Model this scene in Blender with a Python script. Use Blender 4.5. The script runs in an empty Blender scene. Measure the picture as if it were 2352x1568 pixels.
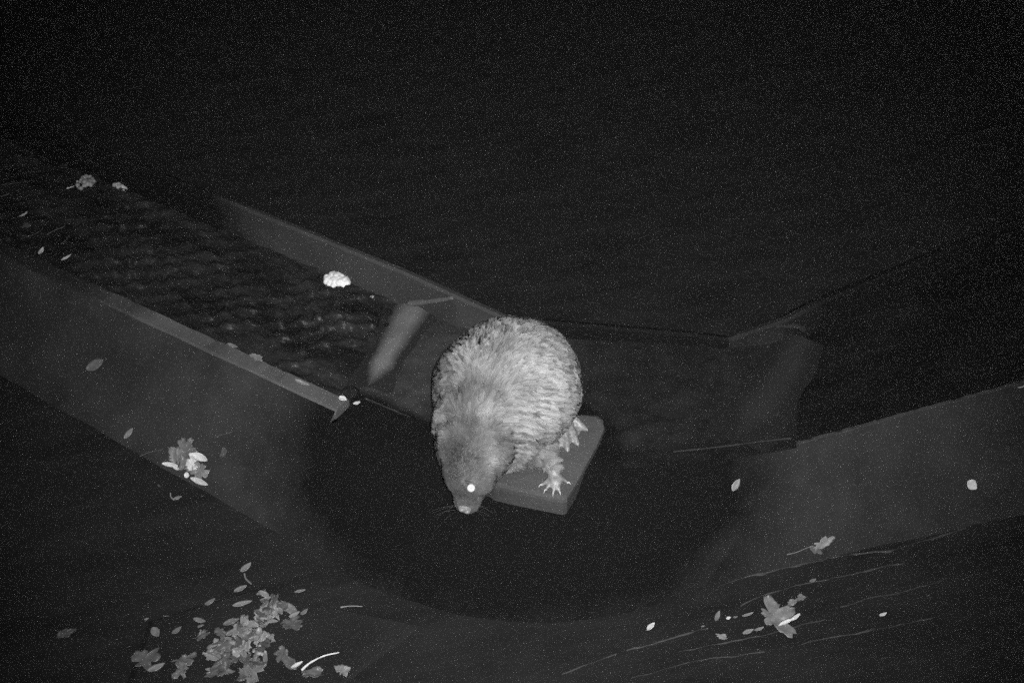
import bpy, bmesh, math, random
import numpy as np
from mathutils import Vector, Matrix, kdtree, noise
from mathutils.bvhtree import BVHTree

random.seed(7)
rng = np.random.default_rng(11)
scene = bpy.context.scene
col = scene.collection
R = math.radians

# ------------------------------------------------------------------ camera
PITCH = R(42.0)
HAZE = 0.025                   # density of the added haze that grains and lifts the darks
ZT = 0.30                      # level of the water in the trough
DIST = 4.0
CAM = Vector((0.0, -DIST * math.cos(PITCH), ZT + DIST * math.sin(PITCH)))
FPX = 2520.0                   # focal length in units of a 2352 px wide picture
cam_d = bpy.data.cameras.new('camera')
cam_d.sensor_width = 36.0
cam_d.lens = 36.0 * FPX / 2352.0
cam_d.clip_end = 1000.0
cam = bpy.data.objects.new('camera', cam_d)
cam.location = CAM
cam.rotation_euler = (R(90) - PITCH, 0, 0)
col.objects.link(cam)
scene.camera = cam

# ------------------------------------------------------------------ night sky
world = bpy.data.worlds.new('World')
scene.world = world
world.use_nodes = True
wn = world.node_tree
wn.nodes.clear()
wo = wn.nodes.new('ShaderNodeOutputWorld')
wb = wn.nodes.new('ShaderNodeBackground')
bw = wn.nodes.new('ShaderNodeRGBToBW')
sky = wn.nodes.new('ShaderNodeTexSky')
sky.sky_type = 'NISHITA'
sky.sun_disc = False
sky.sun_elevation = R(20)
sky.sun_rotation = R(200)
wb.inputs['Strength'].default_value = 0.0042
wn.links.new(sky.outputs[0], bw.inputs[0])
wn.links.new(bw.outputs[0], wb.inputs['Color'])
wn.links.new(wb.outputs[0], wo.inputs[0])

# ------------------------------------------------------------------ the infrared lamp beside the camera
lamp_d = bpy.data.lights.new('infrared_lamp', 'SPOT')
lamp_d.energy = 1300.0
lamp_d.spot_size = R(58)
lamp_d.spot_blend = 1.0
lamp_d.shadow_soft_size = 0.05
lamp = bpy.data.objects.new('infrared_lamp', lamp_d)
lamp.location = CAM + Vector((0.12, -0.45, 0.50))
_aim = Vector((0.02, 0.0, ZT)) - lamp.location
lamp.rotation_euler = _aim.to_track_quat('-Z', 'Y').to_euler()
col.objects.link(lamp)

scene.view_settings.view_transform = 'Standard'
scene.view_settings.look = 'None'
scene.view_settings.exposure = 0.0
scene.view_settings.gamma = 1.0
scene.view_settings.use_curve_mapping = False
scene.cycles.use_denoising = False
scene.cycles.max_bounces = 4
scene.cycles.sample_clamp_direct = 1.0
scene.cycles.sample_clamp_indirect = 1.0
scene.cycles.volume_bounces = 0
scene.cycles.use_adaptive_sampling = True
scene.cycles.adaptive_threshold = 1.0
scene.cycles.adaptive_min_samples = 4

# ------------------------------------------------------------------ helpers
CS, SN = math.cos(PITCH), math.sin(PITCH)


def ray(px, py):
    u = (px - 1176.0) / FPX
    v = (784.0 - py) / FPX
    return Vector((u, CS + v * SN, -SN + v * CS)).normalized()


def at(px, py, z):
    d = ray(px, py)
    return CAM + d * ((z - CAM.z) / d.z)


def on_plane(px, py, pl):
    p0, n = pl
    d = ray(px, py)
    return CAM + d * ((p0 - CAM).dot(n) / d.dot(n))


def plane_of(a, b, c):
    n = (b - a).cross(c - a).normalized()
    if n.z < 0:
        n = -n
    return (a.copy(), n)


def flat(z):
    return (Vector((0, 0, z)), Vector((0, 0, 1)))


def link(name, me, mat, parent=None):
    o = bpy.data.objects.new(name, me)
    col.objects.link(o)
    if mat is not None:
        for m in (mat if isinstance(mat, (list, tuple)) else [mat]):
            me.materials.append(m)
    if parent:
        o.parent = parent
    return o


def tag(o, label=None, cat=None, group=None, kind=None):
    if label:
        o['label'] = label
    if cat:
        o['category'] = cat
    if group:
        o['group'] = group
    if kind:
        o['kind'] = kind
    return o


def empty(name, loc):
    o = bpy.data.objects.new(name, None)
    o.location = loc
    o.empty_display_size = 0.1
    col.objects.link(o)
    return o


def mesh(name, verts, faces, smooth=False):
    me = bpy.data.meshes.new(name)
    me.from_pydata([tuple(v) for v in verts], [], faces)
    me.update()
    if smooth:
        me.polygons.foreach_set('use_smooth', [True] * len(me.polygons))
    return me


def fbm(p, s, o=4):
    return noise.fractal(Vector(p) * s, 1.0, 2.0, o)


def tube(name, pts, r0, r1, seg=6, sub=6, wob=0.0):
    path = []
    for i in range(len(pts) - 1):
        p0 = pts[max(i - 1, 0)]; p1 = pts[i]; p2 = pts[i + 1]; p3 = pts[min(i + 2, len(pts) - 1)]
        for k in range(sub):
            t = k / sub
            path.append(0.5 * ((2 * p1) + (p2 - p0) * t + (2 * p0 - 5 * p1 + 4 * p2 - p3) * t * t + (3 * p1 - p0 - 3 * p2 + p3) * t ** 3))
    path.append(pts[-1])
    vs, fs = [], []
    n_ = len(path)
    for i, p in enumerate(path):
        d = (path[min(i + 1, n_ - 1)] - path[max(i - 1, 0)]).normalized()
        a = d.cross(Vector((0, 0, 1)))
        if a.length < 1e-4:
            a = Vector((1, 0, 0))
        a.normalize(); b = a.cross(d)
        t = i / (n_ - 1)
        r = (r0 * (1 - t) + r1 * t) * (1 + wob * fbm(p, 60.0))
        for j in range(seg):
            th = 2 * math.pi * j / seg
            vs.append(p + a * (r * math.cos(th)) + b * (r * math.sin(th)))
        if i:
            k = (i - 1) * seg
            for j in range(seg):
                fs.append((k + j, k + (j + 1) % seg, k + seg + (j + 1) % seg, k + seg + j))
    fs.append(tuple(range(seg))[::-1])
    fs.append(tuple(range((n_ - 1) * seg, n_ * seg)))
    return mesh(name, vs, fs, True)


# ------------------------------------------------------------------ materials
def new_mat(name):
    m = bpy.data.materials.new(name)
    m.use_nodes = True
    nt = m.node_tree
    b = nt.nodes['Principled BSDF']
    return m, nt, b


def N(nt, kind, **kw):
    n = nt.nodes.new(kind)
    for k, v in kw.items():
        if k in n.inputs:
            n.inputs[k].default_value = v
        else:
            setattr(n, k, v)
    return n


def ramp(nt, src, stops):
    r = nt.nodes.new('ShaderNodeValToRGB')
    while len(r.color_ramp.elements) < len(stops):
        r.color_ramp.elements.new(0.5)
    for e, (p, c) in zip(r.color_ramp.elements, stops):
        e.position = p
        e.color = (c, c, c, 1)
    nt.links.new(src, r.inputs[0])
    return r.outputs[0]


def concrete(name, lo, hi, rough=0.8, dark_attr=False, dark_col=0.012, scale=1.0, spec=0.08):
    m, nt, b = new_mat(name)
    tc = N(nt, 'ShaderNodeTexCoord')
    geo = N(nt, 'ShaderNodeNewGeometry')
    n1 = N(nt, 'ShaderNodeTexNoise', Scale=3.1 * scale, Detail=8.0, Roughness=0.62)
    n2 = N(nt, 'ShaderNodeTexNoise', Scale=210.0 * scale, Detail=3.0, Roughness=0.7)
    nt.links.new(geo.outputs['Position'], n1.inputs['Vector'])
    nt.links.new(geo.outputs['Position'], n2.inputs['Vector'])
    mx = N(nt, 'ShaderNodeMath', operation='MULTIPLY_ADD')
    mx.inputs[1].default_value = 0.40
    nt.links.new(n2.outputs['Fac'], mx.inputs[0])
    hf = N(nt, 'ShaderNodeMath', operation='MULTIPLY')
    hf.inputs[1].default_value = 0.75
    nt.links.new(n1.outputs['Fac'], hf.inputs[0])
    nt.links.new(hf.outputs[0], mx.inputs[2])
    c = ramp(nt, mx.outputs[0], [(0.38, lo), (0.57, (lo + hi) / 2), (0.76, hi)])
    if dark_attr:
        at_ = N(nt, 'ShaderNodeAttribute', attribute_name='wet')  # this attribute blends the base colour towards a darker tone
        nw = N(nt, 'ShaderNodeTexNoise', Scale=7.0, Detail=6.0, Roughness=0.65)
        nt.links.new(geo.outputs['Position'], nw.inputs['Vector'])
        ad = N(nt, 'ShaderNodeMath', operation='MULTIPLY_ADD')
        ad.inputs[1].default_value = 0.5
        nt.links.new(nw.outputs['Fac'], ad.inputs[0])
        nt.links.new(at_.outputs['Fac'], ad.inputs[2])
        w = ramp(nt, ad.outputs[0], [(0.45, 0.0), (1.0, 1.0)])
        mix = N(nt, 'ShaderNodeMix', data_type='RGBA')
        mix.inputs[7].default_value = (dark_col, dark_col, dark_col, 1)
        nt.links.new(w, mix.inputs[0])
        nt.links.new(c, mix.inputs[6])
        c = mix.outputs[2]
    nt.links.new(c, b.inputs['Base Color'])
    b.inputs['Roughness'].default_value = rough
    b.inputs['Specular IOR Level'].default_value = spec
    bp = N(nt, 'ShaderNodeBump', Strength=0.5, Distance=0.004)
    nt.links.new(n2.outputs['Fac'], bp.inputs['Height'])
    nt.links.new(bp.outputs[0], b.inputs['Normal'])
    return m


def water_mat(name, lo, hi, stretch=None, rough=0.16, bump=0.35, patch=(0.45, 0.75)):
    """dark silty water; stretch = (direction xy) of the drift streaks"""
    m, nt, b = new_mat(name)
    geo = N(nt, 'ShaderNodeNewGeometry')
    mp = N(nt, 'ShaderNodeMapping')
    mp.vector_type = 'POINT'
    if stretch is not None:
        mp.inputs['Rotation'].default_value = (0, 0, -math.atan2(stretch[1], stretch[0]))
    src = geo.outputs['Position']
    nt.links.new(src, mp.inputs['Vector'])
    mp2 = N(nt, 'ShaderNodeMapping')
    mp2.inputs['Scale'].default_value = (0.28, 1, 1) if stretch is not None else (1, 1, 1)
    nt.links.new(mp.outputs[0], mp2.inputs['Vector'])
    n1 = N(nt, 'ShaderNodeTexNoise', Scale=9.0, Detail=7.0, Roughness=0.66)
    nt.links.new(mp2.outputs[0], n1.inputs['Vector'])
    n2 = N(nt, 'ShaderNodeTexNoise', Scale=38.0, Detail=4.0, Roughness=0.6, Distortion=0.6)
    nt.links.new(mp2.outputs[0], n2.inputs['Vector'])
    c = ramp(nt, n1.outputs['Fac'], [(patch[0], lo), (patch[1], hi)])
    nt.links.new(c, b.inputs['Base Color'])
    b.inputs['Roughness'].default_value = rough
    b.inputs['IOR'].default_value = 1.33
    bp = N(nt, 'ShaderNodeBump', Strength=bump, Distance=0.02)
    nt.links.new(n2.outputs['Fac'], bp.inputs['Height'])
    nt.links.new(bp.outputs[0], b.inputs['Normal'])
    return m


def leaf_mat(name, lo, hi, rough=0.45):
    m, nt, b = new_mat(name)
    oi = N(nt, 'ShaderNodeObjectInfo')
    tc = N(nt, 'ShaderNodeTexCoord')
    n1 = N(nt, 'ShaderNodeTexNoise', Scale=55.0, Detail=5.0, Roughness=0.65)
    nt.links.new(tc.outputs['Object'], n1.inputs['Vector'])
    ad = N(nt, 'ShaderNodeMath', operation='MULTIPLY_ADD')
    ad.inputs[1].default_value = 0.35
    nt.links.new(oi.outputs['Random'], ad.inputs[0])
    nt.links.new(n1.outputs['Fac'], ad.inputs[2])
    c = ramp(nt, ad.outputs[0], [(0.4, lo), (0.95, hi)])
    nt.links.new(c, b.inputs['Base Color'])
    b.inputs['Roughness'].default_value = rough
    return m


def plain(name, v, rough=0.6, metal=0.0):
    m, nt, b = new_mat(name)
    b.inputs['Base Color'].default_value = (v, v, v, 1)
    b.inputs['Roughness'].default_value = rough
    b.inputs['Metallic'].default_value = metal
    return m


M = {}
dr0 = at(2220, 1210, 0) - at(1620, 1345, 0)
M['face'] = concrete('wet_concrete_face', 0.022, 0.062, dark_attr=True, dark_col=.0065, spec=.02)
M['face_dim'] = concrete('dark_concrete_face', 0.016, 0.05, dark_attr=True, dark_col=.0065, spec=.02)  # darker concrete for the right arm and the spillway front
M['rim'] = concrete('worn_concrete_rim', 0.05, 0.15, dark_attr=True, dark_col=.03)
M['far'] = concrete('concrete_back_wall', 0.035, 0.08, dark_attr=True, dark_col=.008)
M['streak'] = concrete('lime_streak', 0.08, 0.16)
M['streak_dim'] = concrete('dull_lime_streak', 0.022, 0.045)
M['lip'] = concrete('scoured_lip', 0.035, 0.08)
M['bed'] = concrete('scoured_concrete_bed', 0.022, 0.065, dark_attr=True, dark_col=.008, spec=.02)
M['sill'] = concrete('pale_silt_sill', 0.10, 0.20, dark_attr=True, dark_col=.022)
M['sill_dim'] = concrete('dull_silt_sill', 0.018, 0.036, dark_attr=True, dark_col=.0155)
M['far_dim'] = concrete('falloff_back_wall', 0.015, 0.035, dark_attr=True, dark_col=.008)  # lamp falloff on the right back wall, painted as darker concrete
M['nib'] = concrete('weathered_nib', 0.035, 0.115, scale=.7)
M['under_shade'] = concrete('block_under_shade', 0.005, 0.012, rough=0.7)  # shade under the block's edge, painted as dark concrete
M['foot'] = concrete('submerged_footing', 0.013, 0.029, rough=0.5)
M['pond'] = water_mat('pond_water', 0.012, 0.027, stretch=(dr0.x, dr0.y), rough=0.3, bump=0.12, patch=(.3, .75))
M['scum'] = plain('drift_scum', 0.042, 0.7)
M['leaf'] = leaf_mat('grey_leaf', 0.14, 0.30)
M['leaf_dim'] = leaf_mat('sodden_leaf', 0.07, 0.15)
M['leaf_hi'] = leaf_mat('pale_dry_leaf', 0.5, 0.85)
M['twig'] = leaf_mat('twig_bark', 0.12, 0.25, 0.7)
M['foam'] = leaf_mat('river_foam', 0.75, 0.95, 0.5)
M['foam_dim'] = leaf_mat('thin_river_foam', 0.25, 0.5, 0.5)

# ------------------------------------------------------------------ the setting
# far pond: one sheet to the horizon
pond = link('pond_water', mesh('pond_water', [(-300, -40, 0), (300, -40, 0), (300, 500, 0), (-300, 500, 0)], [(0, 1, 2, 3)]), M['pond'])
tag(pond, 'black still pond water round the concrete weir', kind='structure')

# key lines of the chevron weir, from the picture onto their true levels
C = ZT + 0.03                                   # top of the near walls


def extend(a, b, k):
    return a + (b - a) * k


def offset(a, b, t):
    """horizontal offset of the line a-b by t to its near (camera) side"""
    d = (b - a); d.z = 0
    n = Vector((d.y, -d.x, 0)).normalized()
    if n.y > 0:
        n = -n
    return n * t


nl0, nl1 = at(222, 650, C), at(801, 914, C)     # near left wall, inner top edge
NL_A = extend(nl1, nl0, 2.6)
nr0, nr1 = at(1830, 1012, ZT + .008), at(2280, 890, ZT + .02)
NR_B = extend(nr0, nr1, 2.6)
APEX_T = at(1235, 1073, ZT)                     # lip apex
LIP_L, LIP_R = at(812, 915, ZT), at(1822, 1008, ZT)
bl0, bl1 = at(120, 930, 0), at(640, 1225, 0)
BL_A = extend(bl1, bl0, 3.0)
br0, br1 = at(1620, 1345, 0), at(2220, 1210, 0)
BR_B = extend(br0, br1, 3.0)
APEX_B = at(1070, 1469, 0)

# back wall (base point, height above the trough water)
fw = [(588, 557, .155), (926, 696, .15), (1050, 746, .135), (1160, 768, .075), (1300, 774, .06), (1572, 789, .045), (1672, 797, .035), (1800, 782, .10), (1890, 745, .12)]
FB = [at(x, y, ZT) for x, y, h in fw]
FH = [h for x, y, h in fw]
FB.insert(0, extend(FB[1], FB[0], 4.5)); FH.insert(0, .16)
FB.append(extend(FB[-2], FB[-1], 12.0)); FH.append(.13)

o_l = offset(NL_A, nl1, 0.075)
NLo_A, NLo_1 = NL_A + o_l, nl1 + o_l
o_r = offset(nr0, NR_B, 0.016)
NRo_0, NRo_B = nr0 + o_r, NR_B + o_r
LIP_L = NLo_1.lerp(bl1, (C - ZT) / C)
LIP_R = NRo_0.lerp(br0, (NRo_0.z - ZT) / NRo_0.z)

LIP_C = 2 * APEX_T - .5 * (LIP_L + LIP_R)
BOT_C = at(1115, 1575, 0)


def bez(a, c, b, t):
    return a * (1 - t) ** 2 + c * (2 * t * (1 - t)) + b * t * t


def lip_at(t):
    return bez(LIP_L, LIP_C, LIP_R, t)


weir_l = empty('weir_wall', (nl1.x, nl1.y, 0))
tag(weir_l, 'long concrete weir wall running to the upper left, with a pale chipped rim', 'weir', 'arms of the concrete weir')
weir_r = empty('weir_wall', (nr0.x, nr0.y, 0))
tag(weir_r, 'concrete weir wall running to the right edge, with a thin pale edge line', 'weir', 'arms of the concrete weir')
weir_m = empty('spillway', (APEX_T.x, APEX_T.y, 0))
tag(weir_m, 'dark concrete spillway between two low ridges, with the beaver on its lip', 'spillway')


def child(name, me, mat, parent):
    """parts keep world coordinates: move the mesh into the parent's frame"""
    me.transform(Matrix.Translation(-parent.location))
    return link(name, me, mat, parent)


def grid(name, a, b, c, d, nu, nv, bumpy=0.004, wet=None, sc=6.0):
    """a-b top edge, d-c bottom edge"""
    vs, fs = [], []
    n = (b - a).cross(d - a).normalized()
    w = []
    for j in range(nv + 1):
        for i in range(nu + 1):
            u, v = i / nu, j / nv
            p = a.lerp(b, u).lerp(d.lerp(c, u), v)
            q = p + n * (bumpy * fbm(p, sc) * min(1, 14 * min(u, 1 - u)))
            vs.append(q)
            w.append(wet(p, u, v) if wet else 0.0)
    for j in range(nv):
        for i in range(nu):
            k = j * (nu + 1) + i
            fs.append((k, k + 1, k + nu + 2, k + nu + 1))
    me = mesh(name, vs, fs, True)
    at_ = me.attributes.new('wet', 'FLOAT', 'POINT')
    at_.data.foreach_set('value', w)
    return me


def pix_of(p):
    d = p - CAM
    x = d.x
    yf = d.y * CS - d.z * SN
    yu = d.y * SN + d.z * CS
    return 1176 + FPX * x / yf, 784 - FPX * yu / yf


def sstep(x, a, b):
    t = min(1, max(0, (x - a) / (b - a)))
    return t * t * (3 - 2 * t)


# rounded patch where the faces and the lip are coloured near black
DARK_C = at(1195, 1115, .15)


def dark_round(p, r0=.42, r1=1.22):
    k = 1.05 if p.y > DARK_C.y else 1.35
    d = math.hypot(p.x - DARK_C.x, (p.y - DARK_C.y) * k)
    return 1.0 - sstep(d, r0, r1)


def dark_l(p, u, v):
    return dark_round(p)


def dark_r(p, u, v):
    return dark_round(p)


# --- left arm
child('face', grid('face', NLo_A, NLo_1, bl1, BL_A, 90, 14, 0.006, dark_l), M['face'], weir_l)


def rim_mesh(name, a, b, oa, ob, zlow, n=70, wob=0.006, darkf=None):
    """coping: inner face, top and a bevelled outer edge with chipped arris"""
    vs, fs = [], []
    for i in range(n + 1):
        t = i / n
        p, q = a.lerp(b, t), oa.lerp(ob, t)
        w = wob * fbm(p, 9.0)
        ch = -abs(wob * 1.2 * fbm(p, 23.0))
        vs += [Vector((p.x, p.y, zlow)), Vector((p.x, p.y, p.z - 0.008 + ch)), p.lerp(q, 0.1) + Vector((0, 0, ch)),
               p.lerp(q, 0.85) + Vector((0, 0, w * .4)), q.lerp(p, -0.02) + Vector((0, -0.002, -0.012 + w)), q + Vector((0, -0.006, -0.05))]
        if i:
            k = (i - 1) * 6
            for j in range(5):
                fs.append((k + j, k + j + 1, k + 7 + j, k + 6 + j))
    k = n * 6
    fs.append((k, k + 1, k + 2, k + 3, k + 4, k + 5))
    me = mesh(name, vs, fs)
    me.attributes.new('wet', 'FLOAT', 'POINT').data.foreach_set('value', [darkf(v) if darkf else 0.0 for v in vs])
    return me


child('rim', rim_mesh('rim', NL_A, nl1, NLo_A, NLo_1, 0.0, 110, .008, lambda p: .95 - .95 * sstep(p.x, nl0.x - .25, nl0.x + .45)), M['rim'], weir_l)  # rim colour darkens towards its far left end
# --- right arm
child('face', grid('face', NRo_0, NRo_B, BR_B, br0, 90, 14, 0.006, dark_r), M['face_dim'], weir_r)
child('rim', rim_mesh('rim', NR_B, nr0, NRo_B, NRo_0, 0.0, 160, .008), M['lip'], weir_r)

# --- spillway: the two dark faces meeting at the apex
def front_mesh():
    vs, fs, w = [], [], []
    nu, nv = 110, 18
    for j in range(nv + 1):
        for i in range(nu + 1):
            u, v = i / nu, j / nv
            p = lip_at(u).lerp(bez(bl1, BOT_C, br0, u), v)
            vs.append(p + Vector((0, 0, .008 * fbm(p, 6.0) * min(1, v * 6))) if 0 < i < nu else p)
            w.append(dark_round(p) * (1 - .24 * sstep(v, .45, 1.0)))
    for j in range(nv):
        for i in range(nu):
            k = j * (nu + 1) + i
            fs.append((k, k + 1, k + nu + 2, k + nu + 1))
    me = mesh('face', vs, fs, True)
    me.attributes.new('wet', 'FLOAT', 'POINT').data.foreach_set('value', w)
    return me


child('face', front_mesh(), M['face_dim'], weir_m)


# back walls
def wall_mesh(name, i0, i1, darkf, thick=0.03):
    vs, fs, wt = [], [], []
    first = True
    for i in range(i0, i1):
        d = (FB[i + 1] - FB[i]); d.z = 0
        n = Vector((-d.y, d.x, 0)).normalized()
        if n.y < 0:
            n = -n
        L = max(2, min(60, int(d.length / 0.07)))
        for k in range(L + 1):
            if k == 0 and not first:
                continue
            t = k / L
            p = FB[i].lerp(FB[i + 1], t)
            h = FH[i] * (1 - t) + FH[i + 1] * t
            f = 0.006 * fbm(p, 7.0)
            vs += [p + Vector((0, 0, -.3)), p - n * f + Vector((0, 0, h * .5)), p + Vector((0, 0, h - .008 + f * .6)), p + n * .01 + Vector((0, 0, h + f * .6)),
                   p + n * thick + Vector((0, 0, h - 0.006)), p + n * thick + Vector((0, 0, -.3))]
            first = False
            wt += [darkf(p)] * 6
    m_ = len(vs) // 6
    for k in range(m_ - 1):
        for j in range(5):
            a = k * 6 + j
            fs.append((a, a + 6, a + 7, a + 1))
    me = mesh(name, vs, fs)
    me.attributes.new('wet', 'FLOAT', 'POINT').data.foreach_set('value', wt)
    return me


child('back_wall', wall_mesh('back_wall', 0, 3, lambda p: 1.15 - 1.15 * sstep(p.x, FB[1].x - .55, FB[1].x + .35)), M['far'], weir_l)  # colour darkens leftwards, painting in the fading lamplight
child('back_wall', wall_mesh('back_wall', 3, 7, lambda p: .1 + .75 * sstep(p.x, FB[4].x, FB[5].x)), M['far'], weir_m)
child('back_wall', wall_mesh('back_wall', 7, len(FB) - 1, lambda p: .2 + .9 * sstep(p.x, FB[8].x - .1, FB[8].x + .35)), M['far_dim'], weir_r)  # outer end darkens: light falloff painted in

# the ridges that cross the trough on both sides of the spillway
SL = [at(846, 893, ZT), at(885, 820, ZT), at(926, 745, ZT), at(950, 707, ZT)]
SR = [at(1690, 1010, ZT), at(1765, 905, ZT), at(1815, 835, ZT), at(1838, 776, ZT)]


def ridge(name, pts, w0, w1, h, arm):
    vs, fs = [], []
    path = []
    for i in range(len(pts) - 1):
        for k in range(14):
            path.append(pts[i].lerp(pts[i + 1], k / 14))
    path.append(pts[-1])
    n_ = len(path)
    for i, p in enumerate(path):
        d = path[min(i + 1, n_ - 1)] - path[max(i - 1, 0)]
        s = Vector((d.y, -d.x, 0)).normalized()
        t = i / (n_ - 1)
        w = (w0 * (1 - t) + w1 * t) * (1 + .18 * fbm(p, 5.0))
        hh = h * (0.45 + 0.55 * t) * (1 + .3 * fbm(p, 8.0))
        for j in range(9):
            u = j / 8 * 2 - 1
            z = (hh + .006) * (math.cos(u * math.pi) * .5 + .5) - .003
            q = p + s * (u * w) + Vector((0, 0, z))
            vs.append(q)
        if i:
            k = (i - 1) * 9
            for j in range(8):
                fs.append((k + j, k + j + 1, k + 10 + j, k + 9 + j))
    me = mesh(name, vs, fs, True)
    me.attributes.new('wet', 'FLOAT', 'POINT').data.foreach_set('value', [min(1.1, abs((k % 9) / 4 - 1) ** 1.15 * 1.12 + max(0, .75 - 3.2 * (k // 9) / n_)) for k in range(len(vs))])
    return me


child('ridge', ridge('ridge', SL, .075, .095, .012, 0), M['sill'], weir_m)
child('ridge', ridge('ridge', SR, .11, .09, .003, 0), M['sill_dim'], weir_m)
# buttress strips that climb the back wall at the ridge ends
def on_wall(i, t, h, out=.0):
    d = FB[i + 1] - FB[i]
    n = Vector((d.y, -d.x, 0)).normalized()
    if n.y > 0:
        n = -n
    return FB[i].lerp(FB[i + 1], t) + n * out + Vector((0, 0, h))


child('strip', tube('strip', [on_wall(2, .12, .012), on_wall(2, .5, .06), on_wall(2, .95, .125)], .014, .007, seg=8, wob=.3), M['streak'], weir_m)
child('strip', tube('strip', [on_wall(8, .5, .012), on_wall(8, .25, .05), on_wall(7, .8, .075)], .014, .007, seg=8, wob=.3), M['streak_dim'], weir_m)

# trough: flowing water in both arms, shallow wet bed between the ridges
dl = (nl0 - nl1); dr = (nr1 - nr0)
M['flow_l'] = water_mat('trough_bed_left', 0.009, 0.036, stretch=(dl.x, dl.y), rough=0.4, bump=0.4, patch=(.4, .7))
M['flow_r'] = water_mat('trough_water_right', 0.006, 0.014, stretch=(dr.x, dr.y), rough=0.22, bump=0.3)


def rippled(name, pts_near, pts_far, n, m_, amp, sc, st, drop, stud=0.0):
    vs, fs = [], []
    ang = math.atan2(st.y, st.x)
    ca, sa = math.cos(-ang), math.sin(-ang)
    for j in range(m_ + 1):
        for i in range(n + 1):
            u, v = i / n, j / m_
            p = pts_near[0].lerp(pts_near[1], u).lerp(pts_far[0].lerp(pts_far[1], u), v)
            q = Vector(((p.x * ca - p.y * sa) * .35, p.x * sa + p.y * ca, 0))
            h = 0.0
            if stud:
                a_, b_ = p.x * ca - p.y * sa, p.x * sa + p.y * ca
                a_ += .05 * fbm(p, 5.0); b_ += .04 * fbm(p + Vector((7, 3, 1)), 5.0)
                h = math.cos(6.283 * (a_ / .125 + b_ / .105)) + math.cos(6.283 * (a_ / .125 - b_ / .105))
                h = stud * max(0.0, h * .5 + .15) ** .6 * max(.3, .95 + 1.0 * fbm(p, 3.5))
            vs.append(Vector((p.x, p.y, ZT - drop + h + amp * fbm(q, sc, 5))))
    for j in range(m_):
        for i in range(n):
            k = j * (n + 1) + i
            fs.append((k, k + 1, k + n + 2, k + n + 1))
    return mesh(name, vs, fs, True)


def lo(p, z):
    return Vector((p.x, p.y, z))


w_l = link('trough_bed', rippled('trough_bed', (lo(NL_A, ZT), lo(nl1, ZT)), (FB[0], SL[3]), 460, 110, .006, 9.0, dl, .010, .015), M['flow_l'])
tag(w_l, 'dark wet bumpy bed of the left arm of the weir', kind='structure')
w_r = link('trough_water', rippled('trough_water', (lo(nr0, ZT), lo(NR_B, ZT)), (SR[3], FB[-1]), 200, 50, .005, 9.0, dr, .006), M['flow_r'])
tag(w_r, 'black water in the right arm of the weir', kind='structure')


def dark_bed(p, u, v):  # bed colour darker to the right and towards the lip
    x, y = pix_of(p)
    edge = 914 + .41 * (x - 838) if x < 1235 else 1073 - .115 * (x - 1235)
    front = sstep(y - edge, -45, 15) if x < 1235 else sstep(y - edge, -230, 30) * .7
    return max(sstep(x, 1180, 1380) * .62, dark_round(p, .22, .55), front)


# bed of the spillway: polygon fan between ridges, lip and back wall
def bed_mesh():
    vs, fs, w = [], [], []
    near = [lo(nl1, ZT)] + [lip_at(t / 8) for t in range(9)] + [lo(nr0, ZT)]
    far = [SL[3], SL[3].lerp(FB[3], .4), SL[3].lerp(FB[3], .8), FB[3], FB[4], FB[5], FB[6], FB[7].lerp(FB[6], .5), FB[7], SR[3].lerp(FB[7], .5), SR[3]]

    def along(pts, t):
        k = min(len(pts) - 2, int(t * (len(pts) - 1)))
        return pts[k].lerp(pts[k + 1], t * (len(pts) - 1) - k)
    n, m_ = 100, 60
    for j in range(m_ + 1):
        for i in range(n + 1):
            p = along(near, i / n).lerp(along(far, i / n), j / m_)
            q = Vector((p.x * .8 + p.y * .3, p.y * .9 - p.x * .5, 0))
            p = Vector((p.x, p.y, ZT - .006 + .007 * fbm(q, 16.0, 5)))
            vs.append(p); w.append(dark_bed(p, 0, 0))
    for j in range(m_):
        for i in range(n):
            k = j * (n + 1) + i
            fs.append((k, k + 1, k + n + 2, k + n + 1))
    me = mesh('bed', vs, fs, True)
    me.attributes.new('wet', 'FLOAT', 'POINT').data.foreach_set('value', w)
    return me


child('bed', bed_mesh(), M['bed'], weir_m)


# thin lip strip along the overflow edge
up = Vector((0, 0, .004))
child('seam', tube('seam', [at(838, 914, ZT + .006), at(890, 936, ZT + .006), at(942, 957, ZT + .006)], .004, .002, wob=.9), M['streak_dim'], weir_m)
child('seam', tube('seam', [at(1545, 1037, ZT + .006), at(1650, 1026, ZT + .006), at(1760, 1012, ZT + .006), at(1818, 1006, ZT + .006)], .002, .0036, wob=.9), M['streak_dim'], weir_m)

# the pale block at the apex on which the beaver stands
nib_px = [(1306, 949), (1345, 948), (1374, 951), (1386, 960), (1390, 980), (1372, 1022), (1340, 1080), (1316, 1122), (1303, 1143), (1294, 1147), (1240, 1136), (1180, 1124), (1138, 1114), (1070, 1075), (1050, 1000), (1120, 965), (1220, 955)]
nib_t = [at(x, y, ZT + .018) for x, y in nib_px]
cx = sum((p for p in nib_t), Vector()) / len(nib_t)
vs, fs = [], []
nn = len(nib_t)
rings = [(0.0, .004), (.35, .003), (.7, .002), (.93, 0.0), (.985, -.006), (1.0, -.018), (1.0, -.075), (.80, -.11), (.72, -.34)]
for f, dz in rings:
    for p in nib_t:
        q = cx.lerp(p, max(f, .001))
        vs.append(Vector((q.x, q.y, ZT + .018 + dz + (.004 * fbm(q, 14.0) if dz > -.02 else 0))))
for j in range(len(rings) - 1):
    for i in range(nn):
        a = j * nn + i; b = j * nn + (i + 1) % nn
        fs.append((a, b, b + nn, a + nn))
me = mesh('block', vs, fs)
blk = child('block', me, [M['nib'], M['under_shade']], weir_m)
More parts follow.
